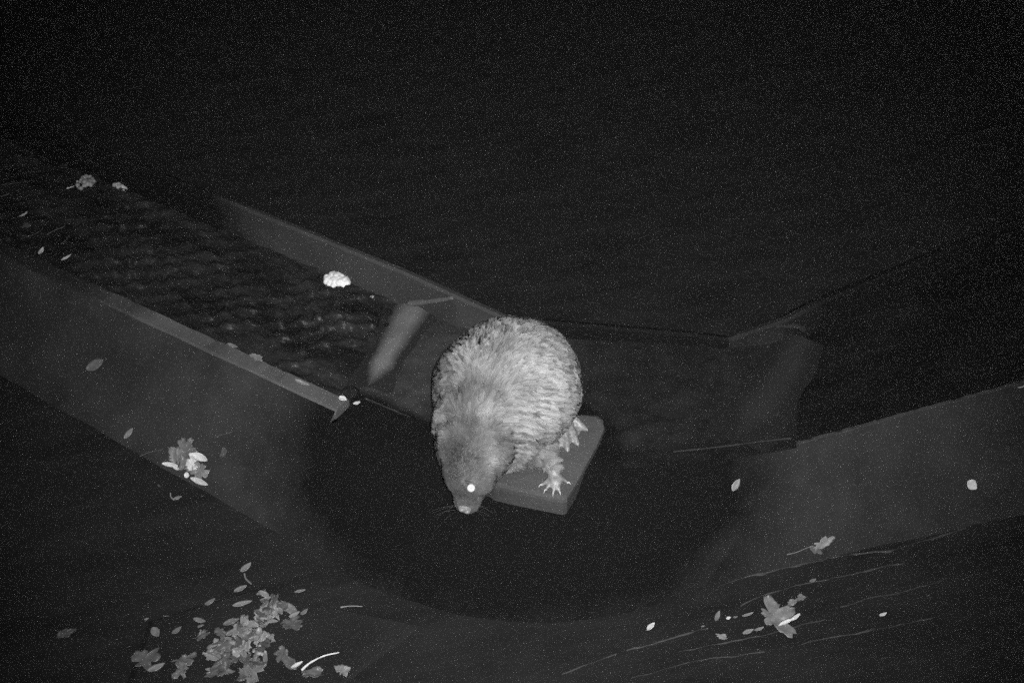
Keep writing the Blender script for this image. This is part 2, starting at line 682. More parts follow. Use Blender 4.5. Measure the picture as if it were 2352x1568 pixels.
blk['label'] = 'pale worn concrete block jutting out under the feet of the beaver'
me.polygons.foreach_set('material_index', [1 if (k // nn) >= 6 else 0 for k in range(len(me.polygons))])  # undercut faces take the painted shade colour

# footing slab awash in the foreground
ft = [at(560, 1352, .012), at(857, 1407, .012), at(975, 1431, .012), at(925, 1470, .012), at(830, 1540, .012), at(700, 1640, .012), at(250, 1640, .012), at(330, 1420, .012)]
cf = sum((p for p in ft), Vector()) / len(ft)
vs = [cf] + [cf.lerp(p, .93) for p in ft] + [p - Vector((0, 0, .02)) for p in ft]
n_ = len(ft)
fs = [(0, 1 + i, 1 + (i + 1) % n_) for i in range(n_)] + [(1 + i, 1 + n_ + i, 1 + n_ + (i + 1) % n_, 1 + (i + 1) % n_) for i in range(n_)]
footing = link('footing', mesh('footing', vs, fs), M['foot'])
tag(footing, 'faint concrete footing awash under the leaf heap at the bottom', 'footing')

SURF = {}
for key, obs in (('left', [o for o in col.objects if o.name.startswith('face') and o.parent in (weir_l, weir_m)]), ('right', [o for o in col.objects if o.name.startswith('face') and o.parent in (weir_r, weir_m)])):
    vv, ff = [], []
    for o in obs:
        k0 = len(vv)
        vv += [v.co + o.parent.location for v in o.data.vertices]
        ff += [tuple(k0 + i for i in q.vertices) for q in o.data.polygons]
    SURF[key] = BVHTree.FromPolygons(vv, ff)


def plane_for(pl, x, y):
    """the level, or the bit of sloping face, that lies under a point of the picture"""
    if pl in SURF:
        h = SURF[pl].ray_cast(CAM, ray(x, y))
        if h[0] is not None:
            n = h[1] if h[1].z > 0 else -h[1]
            return (h[0] + n * .002, n)
        return flat(.004)
    return PL[pl]


# planes on which things lie
PL = {
    'left': plane_of(NLo_A, NLo_1, bl1),
    'right': plane_of(NRo_0, NRo_B, br0),
    'trough': flat(ZT + .004),
    'water': flat(.004),
    'slab': flat(.016),
    'rim': flat(C + .004),
}

# ------------------------------------------------------------------ the beaver
B0 = at(1170, 960, ZT)
B0.z = ZT


class Blob:
    """collects ellipsoids as plain lists"""
    tpl = {}

    def __init__(self):
        self.v, self.f, self.n = [], [], 0

    def mesh(self, name):
        me = bpy.data.meshes.new(name)
        me.from_pydata(np.concatenate(self.v).tolist(), [], [tuple(q) for q in np.concatenate(self.f).tolist()])
        me.update()
        return me


def ell(bm, c, r, rot=None, seg=20):
    if seg not in Blob.tpl:
        nr = seg // 2 + 2
        v = [(0, 0, 1)]
        for i in range(1, nr):
            a = math.pi * i / nr
            v += [(math.sin(a) * math.cos(2 * math.pi * j / seg), math.sin(a) * math.sin(2 * math.pi * j / seg), math.cos(a)) for j in range(seg)]
        v.append((0, 0, -1))
        f = []
        for j in range(seg):
            k = (j + 1) % seg
            f.append((0, 1 + j, 1 + k))
            for i in range(nr - 2):
                o = 1 + i * seg
                f += [(o + j, o + seg + j, o + seg + k), (o + j, o + seg + k, o + k)]
            o = 1 + (nr - 2) * seg
            f.append((o + j, len(v) - 1, o + k))
        Blob.tpl[seg] = (np.array(v, float), np.array(f))
    v, f = Blob.tpl[seg]
    v = v * np.array(tuple(r))
    if rot:
        v = v @ np.array(rot.to_matrix()).T
    bm.v.append(v + np.array(tuple(c)))
    bm.f.append(f + bm.n)
    bm.n += len(v)


def limb(bm, pts, rad, steps=8):
    """tapered chain of overlapping balls along the joints"""
    for i in range(len(pts) - 1):
        a, b = Vector(pts[i]), Vector(pts[i + 1])
        n = max(2, int((b - a).length / (min(rad[i], rad[i + 1]) * .45)))
        for k in range(n + 1):
            t = k / n
            r = rad[i] * (1 - t) + rad[i + 1] * t
            ell(bm, a.lerp(b, t), (r, r, r), seg=12)


def eul(x, y, z):
    from mathutils import Euler
    return Euler((R(x), R(y), R(z)))


def bp(px, py, z):
    """picture point at height z over the bed, in the beaver's frame"""
    return at(px, py, ZT + z) - B0


bm = Blob()
ell(bm, (.005, -.035, .19), (.228, .255, .19))                 # rump and back
ell(bm, bp(1135, 890, .20), (.195, .19, .175))                 # mid back
ell(bm, bp(1108, 968, .19), (.150, .15, .15))                  # shoulders
ell(bm, bp(1092, 1025, .185), (.118, .13, .125))               # neck
ell(bm, bp(1082, 1073, .175), (.088, .105, .093))              # skull
ell(bm, bp(1106, 1076, .14), (.053, .066, .066))                # near cheek
ell(bm, bp(1055, 1078, .14), (.048, .065, .062))               # far cheek
ell(bm, bp(1077, 1122, .13), (.046, .066, .054))               # muzzle
ell(bm, bp(1074, 1150, .108), (.042, .036, .038))              # lips
ell(bm, bp(1068, 1166, .110), (.024, .017, .017))              # nose pad
ell(bm, bp(1226, 885, .13), (.10, .10, .12))                  # near thigh
ell(bm, bp(1182, 985, .115), (.092, .11, .105))
ell(bm, bp(1230, 1030, .08), (.070, .060, .068))                # elbow mass                # belly flank
ell(bm, bp(1165, 1015, .12), (.10, .09, .095))                 # breast
ell(bm, bp(1075, 955, .13), (.10, .15, .115))                  # far flank
MUZ = bp(1078, 1118, .13)
NOSE_P = bp(1067, 1171, .108)
SKULL = bp(1084, 1073, .175)
# near foreleg, wrist and five digits
wr = bp(1276, 1092, .038)
limb(bm, [bp(1215, 1015, .10), bp(1258, 1054, .062), wr], [.05, .032, .018])
ell(bm, wr + Vector((0, -.012, -.004)), (.026, .026, .015))
fore_tips = [(1245, 1113), (1254, 1124), (1271, 1130), (1285, 1128), (1303, 1108)]
claws = []
for i, (x, y) in enumerate(fore_tips):
    tip = bp(x, y, .022)
    k1 = wr.lerp(tip, .55); k1.z = .034
    root = wr.lerp(tip, .12); root.z = .03
    limb(bm, [root, k1, tip], [.0095, .008, .0058])
    d = (tip - k1); d.z = 0
    claws.append((tip, d.normalized(), .013))
# far foreleg, behind the chin
limb(bm, [(-.13, -.20, .13), (-.14, -.24, .085), (-.11, -.28, .035)], [.06, .044, .024])
ell(bm, (-.11, -.29, .028), (.026, .035, .015))
for i in range(5):
    a = R(-150 + i * 30)
    limb(bm, [(-.11, -.29, .028), (-.11 + .03 * math.cos(a), -.295 + .035 * math.sin(a), .036), (-.11 + .045 * math.cos(a), -.295 + .055 * math.sin(a), .018)], [.012, .009, .0065])
# near hind leg: heel, then five webbed toes fanned out
heel = bp(1292, 948, .045)
limb(bm, [(.12, -.03, .09), heel], [.045, .026])
hind_tips = [(1276, 988), (1286, 1022), (1303, 1031), (1325, 1017), (1344, 985)]
mid = heel.lerp(bp(1304, 985, .03), .45)
limb(bm, [heel, mid], [.030, .026])
toes = []
for i, (x, y) in enumerate(hind_tips):
    tip = bp(x, y, .022)
    k1 = heel.lerp(tip, .58); k1.z = .040
    limb(bm, [heel.lerp(tip, .15), k1, tip], [.017, .014, .0105])
    d = (tip - k1); d.z = 0
    claws.append((tip, d.normalized(), .012))
    toes.append((heel.lerp(tip, .2), k1, tip))
for i in range(4):                                               # webs
    for u in range(3):
        for v in range(7):
            s = .25 + .6 * v / 6
            a = heel.lerp(toes[i][2], s); b = heel.lerp(toes[i + 1][2], s)
            q = a.lerp(b, (u + 1) / 4); q.z = .027
            ell(bm, q, (.010, .010, .0055), seg=8)
# far hind leg, hidden under the body
limb(bm, [(-.17, -.02, .12), (-.2, -.06, .05), (-.2, -.16, .028)], [.07, .035, .025])
# flat tail behind the rump
for k in range(9):
    t = k / 8
    ell(bm, (-.04 + .02 * t, .17 + .2 * t, .055 - .02 * t), (.035 + .035 * math.sin(t * 2.6), .045, .018 if t > .3 else .04))
# ears
earL = SKULL + Vector((.085, .05, .075))
earR = SKULL + Vector((-.075, .045, .08))
for e, s in ((earL, 1), (earR, -1)):
    ell(bm, e, (.031, .014, .031), eul(-30, 20 * s, 15 * s))
raw = bm.mesh('beaver_raw')
tmp = bpy.data.objects.new('beaver_raw', raw)
col.objects.link(tmp)
rm = tmp.modifiers.new('remesh', 'REMESH')
rm.mode = 'VOXEL'
rm.voxel_size = 0.0046
sm = tmp.modifiers.new('smooth', 'SMOOTH')
sm.factor = 0.5
sm.iterations = 5
dg = bpy.context.evaluated_depsgraph_get()
body_me = bpy.data.meshes.new_from_object(tmp.evaluated_get(dg))
body_me.name = 'body'
bpy.data.objects.remove(tmp)
nv = len(body_me.vertices)
co = np.empty(nv * 3); body_me.vertices.foreach_get('co', co); co = co.reshape(-1, 3)
# extra smoothing of the trunk only, so the limbs keep their form
ed = np.empty(len(body_me.edges) * 2, dtype=np.int64); body_me.edges.foreach_get('vertices', ed); ed = ed.reshape(-1, 2)
wgt = np.clip((co[:, 2] - .07) / .05, 0, 1)[:, None]
for _ in range(26):
    acc = np.zeros_like(co); cnt = np.zeros(nv)
    np.add.at(acc, ed[:, 0], co[ed[:, 1]]); np.add.at(acc, ed[:, 1], co[ed[:, 0]])
    np.add.at(cnt, ed[:, 0], 1); np.add.at(cnt, ed[:, 1], 1)
    co += .6 * wgt * (acc / np.maximum(cnt, 1)[:, None] - co)
body_me.vertices.foreach_set('co', co.ravel())
body_me.update()
body_me.polygons.foreach_set('use_smooth', [True] * len(body_me.polygons))

heel_v, wr_v = np.array(heel), np.array(wr)


def bare(p):
    """1 where the skin is bare: paws, webbed foot, nose, tail"""
    f = np.zeros(len(p))
    df = np.linalg.norm(p - heel_v, axis=1)
    dw = np.linalg.norm(p - wr_v, axis=1)
    f[(p[:, 2] < .066) & (p[:, 0] > .14) & (df < .22)] = 1
    f[(dw < .025) | ((p[:, 2] < .06) & (dw < .12))] = 1
    f[(p[:, 2] < .05) & (p[:, 0] < -.06) & (p[:, 1] < -.27)] = 1
    f[np.linalg.norm(p - np.array(NOSE_P), axis=1) < .02] = 1
    f[(p[:, 1] > .26) & (p[:, 2] < .1)] = 1
    return f


def skin_mat():
    m, nt, b = new_mat('beaver_underfur')
    tc = N(nt, 'ShaderNodeTexCoord')
    n1 = N(nt, 'ShaderNodeTexNoise', Scale=24.0, Detail=6.0, Roughness=0.7)
    nt.links.new(tc.outputs['Object'], n1.inputs['Vector'])
    nt.links.new(ramp(nt, n1.outputs['Fac'], [(.3, .10), (.7, .17)]), b.inputs['Base Color'])
    b.inputs['Roughness'].default_value = .9
    return m


def paw_mat():
    m, nt, b = new_mat('beaver_paw_skin')
    tc = N(nt, 'ShaderNodeTexCoord')
    n1 = N(nt, 'ShaderNodeTexNoise', Scale=90.0, Detail=5.0, Roughness=0.7)
    nt.links.new(tc.outputs['Object'], n1.inputs['Vector'])
    nt.links.new(ramp(nt, n1.outputs['Fac'], [(.3, .13), (.7, .34)]), b.inputs['Base Color'])
    b.inputs['Roughness'].default_value = .42
    bp_ = N(nt, 'ShaderNodeBump', Strength=.5, Distance=.002)
    nt.links.new(n1.outputs['Fac'], bp_.inputs['Height'])
    nt.links.new(bp_.outputs[0], b.inputs['Normal'])
    return m


def fur_mat():
    m, nt, b = new_mat('beaver_fur')
    a = N(nt, 'ShaderNodeAttribute', attribute_name='tone')
    nt.links.new(a.outputs['Color'], b.inputs['Base Color'])
    b.inputs['Roughness'].default_value = .55
    b.inputs['Specular IOR Level'].default_value = .3
    b.inputs['Sheen Weight'].default_value = .04
    b.inputs['Sheen Roughness'].default_value = .6
    return m


beaver = link('beaver', body_me, [skin_mat(), paw_mat()])
beaver.location = B0
tag(beaver, 'wet-furred beaver hunched on the weir with one shining eye', 'beaver')
npol = len(body_me.polygons)
pc = np.empty(npol * 3); body_me.polygons.foreach_get('center', pc); pc = pc.reshape(-1, 3)
body_me.polygons.foreach_set('material_index', bare(pc).astype(np.int32))

# fur: strands grown from the body
body_me.calc_loop_triangles()
nt_ = len(body_me.loop_triangles)
tv = np.empty(nt_ * 3, dtype=np.int64); body_me.loop_triangles.foreach_get('vertices', tv); tv = tv.reshape(-1, 3)
vn = np.empty(nv * 3); body_me.vertices.foreach_get('normal', vn); vn = vn.reshape(-1, 3)
A, B_, C_ = co[tv[:, 0]], co[tv[:, 1]], co[tv[:, 2]]
area = np.linalg.norm(np.cross(B_ - A, C_ - A), axis=1)
cen = (A + B_ + C_) / 3
area[bare(cen) > 0] = 0
area[(cen[:, 2] < .03)] = 0
eye_c = bp(1082, 1120, .14)
bvh = BVHTree.FromPolygons([Vector(v) for v in co], [tuple(t) for t in tv])
hit = bvh.ray_cast(CAM - B0, ray(1082, 1120))
eye_p = hit[0]
area[np.linalg.norm(cen - np.array(eye_p), axis=1) < .014] = 0
# denser on the head, where the strands are short
hd = np.linalg.norm((cen - np.array(SKULL.lerp(MUZ, .6))) / np.array([1.2, 1.3, 1.2]), axis=1)
dens = np.where(hd < .14, 1.8, 1.0)
NS = 150000
pick = rng.choice(nt_, NS, p=(area * dens) / (area * dens).sum())
r1, r2 = rng.random(NS), rng.random(NS)
fl = r1 + r2 > 1
r1[fl], r2[fl] = 1 - r1[fl], 1 - r2[fl]
W = np.stack([1 - r1 - r2, r1, r2], 1)[:, :, None]
P = (co[tv[pick]] * W).sum(1)
NRM = (vn[tv[pick]] * W).sum(1)
NRM /= np.linalg.norm(NRM, axis=1)[:, None]


def nz(p, s, o=(0, 0, 0)):
    return np.array([noise.noise(Vector((a[0] * s + o[0], a[1] * s + o[1], a[2] * s + o[2]))) for a in p])


headness = np.clip((SKULL.y + .10 - P[:, 1]) / .14, 0, 1) * np.clip((P[:, 2] - .02) / .05, 0, 1)
# coat lies from the nose backwards and down the sides
spine_x = np.interp(P[:, 1], [-.5, -.3, -.1, .25], [-.15, -.12, -.07, .0])
side = np.clip((P[:, 0] - spine_x) / .2, -1, 1)
rear = np.stack([.25 * np.ones(NS), np.ones(NS), np.zeros(NS)], 1)
down = np.stack([side * .7, np.zeros(NS), -.35 - .6 * np.abs(side)], 1)
n1 = nz(P, 6.0)
n2 = nz(P, 6.0, (9, 4, 2))
flow = rear * (1.0 - .35 * np.abs(side))[:, None] + down * 1.0 + .55 * np.stack([n1, n2, .3 * n1], 1)
flow -= NRM * (flow * NRM).sum(1)[:, None]
flow /= np.maximum(np.linalg.norm(flow, axis=1), 1e-6)[:, None]
lat = np.cross(NRM, flow)
# clumps of wet hair
NC = 4200
cid = rng.choice(NS, NC, replace=False)
kd = kdtree.KDTree(NC)
for k, i in enumerate(cid):
    kd.insert(P[i], k)
kd.balance()
own = np.array([cid[kd.find(p)[1]] for p in P])
ln = (.027 * (1 - headness) + .010 * headness) * (.75 + .5 * rng.random(NS)) * (1 + .3 * n1)
lift = (.16 + .26 * nz(P, 15.0, (3, 3, 3)) + .05 * rng.standard_normal(NS)) * (1 - .35 * headness)
lift = np.clip(lift, .03, .6)


def fold(px, py, r, dx, dz, pitch):
    """folds of wet coat round a point: a wave across the direction dx, dz"""
    h_ = bvh.ray_cast(CAM - B0, ray(px, py))[0]
    w_ = np.exp(-(((P - np.array(h_)) / r) ** 2).sum(1))
    c_ = P[:, 0] * dx + (P[:, 1] * SN + P[:, 2] * CS) * dz
    return w_ * np.sin(6.283 * c_ / pitch + 4.5 * nz(P, 14.0, (px, 1, 2)))


folds = 1.0 * fold(1222, 925, .085, .15, 1.0, .021) + .8 * fold(1090, 790, .10, .75, .65, .020) + .5 * fold(1270, 820, .08, .5, .85, .024) + .6 * fold(1190, 1010, .07, .1, 1.0, .022)
lift = np.clip(lift + .20 * folds, .03, .7)
cl_len = ln[own]
tip_own = P[own] + flow[own] * (cl_len * .92)[:, None] + NRM[own] * (cl_len * lift[own])[:, None]
wave = rng.random(NC) * 6.28
wmap = np.zeros(NS); wmap[cid] = wave
ph = wmap[own]
tip = P + flow * (ln * .92)[:, None] + NRM * (ln * lift)[:, None]
ck = np.clip(.62 - .3 * headness + .1 * rng.standard_normal(NS), 0, .9)[:, None]
tip = tip * (1 - ck) + tip_own * ck + lat[own] * (.009 * np.sin(ph) * (1 - headness))[:, None]
pts = []
K = 4
for k in range(K):
    t = k / (K - 1)
    q = P + (tip - P) * t + NRM * (ln * .22 * math.sin(t * math.pi))[:, None]
    q += lat * ((.0028 * np.sin(ph + t * 4.5)) * t * (1 - headness))[:, None]
    pts.append(q)
wd = .00075 * (1 - .35 * headness)
V = np.empty((NS, 2 * K - 1, 3))
for k in range(K - 1):
    h = (lat * (wd * (1 - .6 * k / (K - 1)))[:, None])
    V[:, 2 * k] = pts[k] - h
    V[:, 2 * k + 1] = pts[k] + h
V[:, 2 * K - 2] = pts[K - 1]
base = (np.arange(NS) * (2 * K - 1))[:, None]
tri = []
for k in range(K - 2):
    tri += [[2 * k, 2 * k + 3, 2 * k + 1], [2 * k, 2 * k + 2, 2 * k + 3]]
tri += [[2 * K - 4, 2 * K - 2, 2 * K - 3]]
tri = np.array(tri)
T = (base[:, :, None] + tri[None]).reshape(-1, 3)
fm = bpy.data.meshes.new('fur')
fm.vertices.add(NS * (2 * K - 1)); fm.vertices.foreach_set('co', V.reshape(-1))
fm.loops.add(T.size); fm.loops.foreach_set('vertex_index', T.reshape(-1).astype(np.int32))
fm.polygons.add(len(T)); fm.polygons.foreach_set('loop_start', (np.arange(len(T)) * 3).astype(np.int32))
fm.update(calc_edges=True)
fm.validate()
fm.polygons.foreach_set('use_smooth', [True] * len(fm.polygons))
cn = NRM + .12 * rng.standard_normal((NS, 3)) + lat * (.24 * np.sin(ph))[:, None] + flow * (.20 * np.sin(ph * 7.3 + 1.0) + .65 * folds + .45 * nz(P, 30.0, (5, 5, 5)))[:, None]
cn /= np.linalg.norm(cn, axis=1)[:, None]
fm.normals_split_custom_set_from_vertices(np.repeat(cn, 2 * K - 1, axis=0).tolist())
# coat tones: random grizzle, with the body's light and shade painted in
tone = .345 + .13 * nz(P, 8.0, (1, 7, 3)) + .04 * rng.standard_normal(NS)


def patch(px, py, r, amt, ax=1.0):
    """lighter or darker patch of the coat round the point seen at px, py"""
    h_ = bvh.ray_cast(CAM - B0, ray(px, py))[0]
    if h_ is None:
        return np.ones(NS)
    d = (P - np.array(h_)) / np.array([r * ax, r * 1.25, r * 1.25])
    w_ = np.exp(-(d ** 2).sum(1)) * (.8 + .5 * nz(P, 22.0, (px, 0, 0)))
    return 1 + amt * w_


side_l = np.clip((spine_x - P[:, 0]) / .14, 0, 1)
tone *= 1 - .45 * side_l  # left side darker: its shading painted into the fur
for px_, py_, r_, am_, ax_ in [(1078, 905, .055, -.55, 1.3), (1155, 872, .05, -.2, 1.8), (1205, 885, .03, -.3, 1.2), (1072, 1010, .075, -.68, .9), (1150, 1010, .05, -.55, 1.0), (1066, 1065, .075, -.62, .8),
                               (1108, 957, .022, .7, 1.0), (1128, 1064, .034, 1.5, 1.1), (1235, 865, .09, .38, .8), (1215, 960, .06, .25, 1.0), (1235, 1030, .06, -.35, 1.0), (1265, 1050, .05, -.3, 1.0), (1110, 1120, .03, .2, .7), (1062, 1140, .028, -.65, 1.0), (1290, 930, .05, -.25, 1.0)]:
    tone *= patch(px_, py_, r_, am_, ax_)  # bright flank painted in here, along with the darker patches
tone *= (1 - .62 * headness)  # head's weaker light painted in as darker fur
tone = np.clip(tone, .05, .85)
ca = fm.color_attributes.new('tone', 'FLOAT_COLOR', 'POINT')
grad = np.array([.8, .8, .95, .95, 1.0, 1.0, 1.08])
tc_ = tone[:, None] * grad[None]
ca.data.foreach_set('color', np.stack([tc_, tc_, tc_, np.ones_like(tc_)], 2).reshape(-1))
fur = link('fur', fm, fur_mat(), beaver)
fur['kind'] = 'stuff'

# eye: a wet eyeball whose back throws the lamp's light straight back
em, ent, eb = new_mat('eye_shine')
eb.inputs['Base Color'].default_value = (1, 1, 1, 1)
eb.inputs['Metallic'].default_value = 1.0
eb.inputs['Roughness'].default_value = .56
bm = bmesh.new()
bmesh.ops.create_uvsphere(bm, u_segments=20, v_segments=12, radius=.0125)
me = bpy.data.meshes.new('eye'); bm.to_mesh(me); bm.free()
me.polygons.foreach_set('use_smooth', [True] * len(me.polygons))
eye = link('eye', me, em, beaver)
eye.location = eye_p - ray(1082, 1120) * .0105
_h = ((CAM - B0 - eye_p).normalized() + (lamp.location - B0 - eye_p).normalized()).normalized()
eye.rotation_euler = _h.to_track_quat('Z', 'Y').to_euler()
eye.scale = (1, 1, .3)

# nose pad and claws
M['nose'] = plain('nose_leather', .22, .4)
M['claw'] = plain('claw_horn', .5, .4)
bm = Blob()
hitn = bvh.ray_cast(CAM - B0, ray(1064, 1170))
np_ = hitn[0] if hitn[0] else Vector((-.155, -.62, .1))
ell(bm, (-.008, 0, .003), (.010, .008, .007), seg=14)
ell(bm, (.008, -.001, -.005), (.010, .008, .007), seg=14)
me = bm.mesh('nose')
me.polygons.foreach_set('use_smooth', [True] * len(me.polygons))
nose = link('nose', me, M['nose'], beaver)
nose.location = NOSE_P
for tipp, d, L in claws:
    o = link('claw', tube('claw', [Vector(), d * L * .5 + Vector((0, 0, .004)), d * L + Vector((0, 0, -.006))], .0042, .0008, seg=6, sub=3), M['claw'], beaver)
    o.location = tipp
# whiskers
M['whisker'] = plain('whisker', .07, .6)
wv = []
for k in range(10):
    sg = 1 if k % 2 else -1
    root = NOSE_P + Vector((sg * .028, random.uniform(.005, .03), random.uniform(-.02, .01)))
    d = Vector((sg * random.uniform(.6, 1), -random.uniform(.0, .5), random.uniform(-.5, .2))).normalized()
    L = random.uniform(.05, .09)
    o = link('whisker', tube('whisker', [root, root + d * L * .5, root + d * L + Vector((0, 0, -.015))], .0004, .0002, seg=4, sub=3), M['whisker'], beaver)

# ------------------------------------------------------------------ leaves, twigs and foam


def frame(a, b, pl):
    x = (b - a)
    L = x.length
    x.normalize()
    n = pl[1]
    y = n.cross(x).normalized()
    return Matrix((x, y, n)).transposed(), L


def place(o, m3, loc):
    o.matrix_world = Matrix.Translation(loc) @ m3.to_4x4()


def blade(L, ratio, curl=.1, fold=.15, n=10, thick=.0008):
    """narrow leaf: midrib groove, curled tip, short stalk; lies along +x, centred"""
    vs, fs = [], []
    hw = L * ratio * .5
    us = (-1, -.55, 0, .55, 1)
    for side in (0, 1):
        for i in range(n + 1):
            t = i / n
            w = hw * (math.sin(math.pi * min(1, t * .96 + .02) ** .85) ** .8) + .0004
            bend = curl * L * (t - .5) ** 2 * 2
            for u in us:
                z = abs(u) * w * fold * 2 + bend + random.uniform(-.0006, .0006) - side * thick
                vs.append((L * (t - .5), u * w, z))
    c = len(us)
    m = (n + 1) * c
    for i in range(n):
        for j in range(c - 1):
            a = i * c + j
            fs.append((a, a + c, a + c + 1, a + 1))
            fs.append((m + a, m + a + 1, m + a + c + 1, m + a + c))
        fs.append((i * c, m + i * c, m + (i + 1) * c, (i + 1) * c))
        e = i * c + c - 1
        fs.append((e, e + c, m + e + c, m + e))
    return mesh('leaf', vs, fs, True)


def lobed(L, wr=.8, lobes=5, crumple=.12, seed=0, nring=6, na=50, thick=.0008, deep=.38):
    """broad lobed, toothed leaf with crumpled blade; stalk end at -x"""
    vs, fs = [], []
    rs = random.Random(seed)
    ph = rs.uniform(-.3, .3)
    off = Vector((rs.uniform(0, 50), rs.uniform(0, 50), 0))
    amp = [rs.uniform(.55, 1.3) for _ in range(lobes)]
    for side in (0, 1):
        vs.append((0, 0, -side * thick))
        for k in range(1, nring + 1):
            f = k / nring
            for i in range(na):
                th = 2 * math.pi * i / na
                # lobes spread over the front, notch at the stalk
                s = (th + math.pi) / (2 * math.pi) * lobes
                kk = int(s) % lobes
                lob = abs(math.sin(math.pi * s + ph * .3)) ** .7
                r = (1 - deep + deep * lob) * amp[kk] * (1 + .09 * math.sin(19 * th + 3 * ph) + .05 * math.sin(31 * th) + .35 * noise.noise(Vector((math.cos(th) * 1.7, math.sin(th) * 1.7, seed * 3.3))) + .32 * noise.noise(Vector((math.cos(th) * 4.5, math.sin(th) * 4.5, seed * 1.7))))
                x, y = .5 * L * r * f * math.cos(th), .5 * L * wr * r * f * math.sin(th)
                z = crumple * L * (fbm(Vector((x, y, 0)) / L * 3.0 + off, 1.0) * f + .35 * f * f * abs(math.sin(th * 1.5 + ph)))
                vs.append((x, y, z - side * thick))
    m = 1 + nring * na
    for s in (0, 1):
        o = s * m
        for i in range(na):
            j = (i + 1) % na
            fs.append((o, o + 1 + i, o + 1 + j) if s == 0 else (o, o + 1 + j, o + 1 + i))
            for k in range(nring - 1):
                a, b = o + 1 + k * na + i, o + 1 + k * na + j
                q = (a, a + na, b + na, b)
                fs.append(q if s == 0 else q[::-1])
    for i in range(na):
        j = (i + 1) % na
        a, b = 1 + (nring - 1) * na + i, 1 + (nring - 1) * na + j
        fs.append((a, a + m, b + m, b))
    return mesh('leaf', vs, fs, True)


def narrow(x0, y0, x1, y1, ratio, pl, label, mat='leaf', curl=None, lift=0.0, group=None, name='narrow_leaf', fold=None):
    P_ = plane_for(pl, (x0 + x1) / 2, (y0 + y1) / 2)
    a, b = on_plane(x0, y0, P_), on_plane(x1, y1, P_)
    m3, L = frame(a, b, P_)
    me = blade(L, ratio, random.uniform(.05, .22) if curl is None else curl, random.uniform(.05, .25) if fold is None else fold)
    o = link(name, me, M[mat])
    place(o, m3, (a + b) / 2 + P_[1] * (.003 + lift))
    tag(o, label, 'leaf', group)
    return o


def broad(x, y, size, ang, pl, label, mat='leaf', seed=0, wr=.85, crumple=.12, lift=0.0, group=None, tilt=0.0, stalk=None, deep=.38):
    P_ = plane_for(pl, x, y)
    c = on_plane(x, y, P_)
    b = on_plane(x + math.cos(R(ang)) * 20, y - math.sin(R(ang)) * 20, P_)
    m3, _ = frame(c, b, P_)
    if tilt:
        m3 = m3 @ Matrix.Rotation(R(tilt), 3, 'X')
    L = size / FPX * (c - CAM).length
    root = empty('lobed_leaf', c)
    o = link('blade', lobed(L, wr, 5, crumple, seed, deep=deep), M[mat], root)
    o.matrix_local = Matrix.Translation(P_[1] * (.004 + lift)) @ m3.to_4x4()
    if stalk:
        pts = [on_plane(px, py, P_) - c + P_[1] * .005 for px, py in stalk]
        link('stalk', tube('stalk', pts, .0022, .0014, seg=5, sub=5), M['twig'], root)
    tag(root, label, 'leaf', group)
    return root


def twig(pts, pl, r, label, mat='twig', name='twig', cat='twig', r1=None, group=None, rise=None):
    P_ = plane_for(pl, sum(p[0] for p in pts) / len(pts), sum(p[1] for p in pts) / len(pts))
    w = [on_plane(x, y, P_) + P_[1] * (r + (rise[i] if rise else 0)) for i, (x, y) in enumerate(pts)]
    o0 = w[0].copy()
    o = link(name, tube(name, [p - o0 for p in w], r, r1 or r * .6, seg=6, sub=6, wob=.5), M[mat])
    o.location = o0
    tag(o, label, cat, group)
    return o


def foam(x, y, w, h, pl, label, mat, n=46, seed=1, lump=1.0):
    """heap of froth grown into one skin from many bubbles"""
    P_ = PL[pl]
    c = on_plane(x, y, P_)
    sx = w / FPX * (c - CAM).length * .5
    sy = h / FPX * (c - CAM).length * .5 / SN
    rs = random.Random(seed)
    b = Blob()
    for k in range(n):
        a = rs.uniform(0, 6.283); f = rs.random() ** .55
        r = sx * rs.uniform(.13, .26) * lump
        ell(b, (sx * .86 * f * math.cos(a), sy * .82 * f * math.sin(a) - .12 * sx * math.cos(a), r * .35 + (1 - f) * sx * .22), (r, r, r), seg=10)
    me = b.mesh('foam')
    o = bpy.data.objects.new('foam_tmp', me); col.objects.link(o)
    m_ = o.modifiers.new('r', 'REMESH'); m_.mode = 'VOXEL'; m_.voxel_size = .0032
    dg_ = bpy.context.evaluated_depsgraph_get()
    me2 = bpy.data.meshes.new_from_object(o.evaluated_get(dg_))
    bpy.data.objects.remove(o)
    me2.polygons.foreach_set('use_smooth', [True] * len(me2.polygons))
    o = link('foam_clump', me2, M[mat])
    o.location = c - P_[1] * .004
    tag(o, label, 'foam', 'foam clumps in the left trough')
    return o


# foam in the left arm
foam(774, 643, 66, 38, 'trough', 'bright white foam clump floating in the trough left of the beaver', 'foam', 60, 3)
foam(195, 419, 44, 38, 'trough', 'grey round foam clump at the far left with a stick beside it', 'foam_dim', 40, 5)
foam(279, 427, 42, 30, 'trough', 'faint grey foam clump, the right one of the far left pair', 'foam_dim', 36, 8)
foam(856, 680, 13, 10, 'trough', 'tiny dim foam fleck just right of the bright white foam', 'foam_dim', 12, 9, 1.5)
twig([(154, 434), (163, 432), (171, 429)], 'trough', .0035, 'short pale stick touching the round foam at far left', 'leaf_hi')
twig([(738, 612), (748, 618), (760, 621)], 'trough', .0028, 'thin short twig above the bright white foam clump', 'twig')

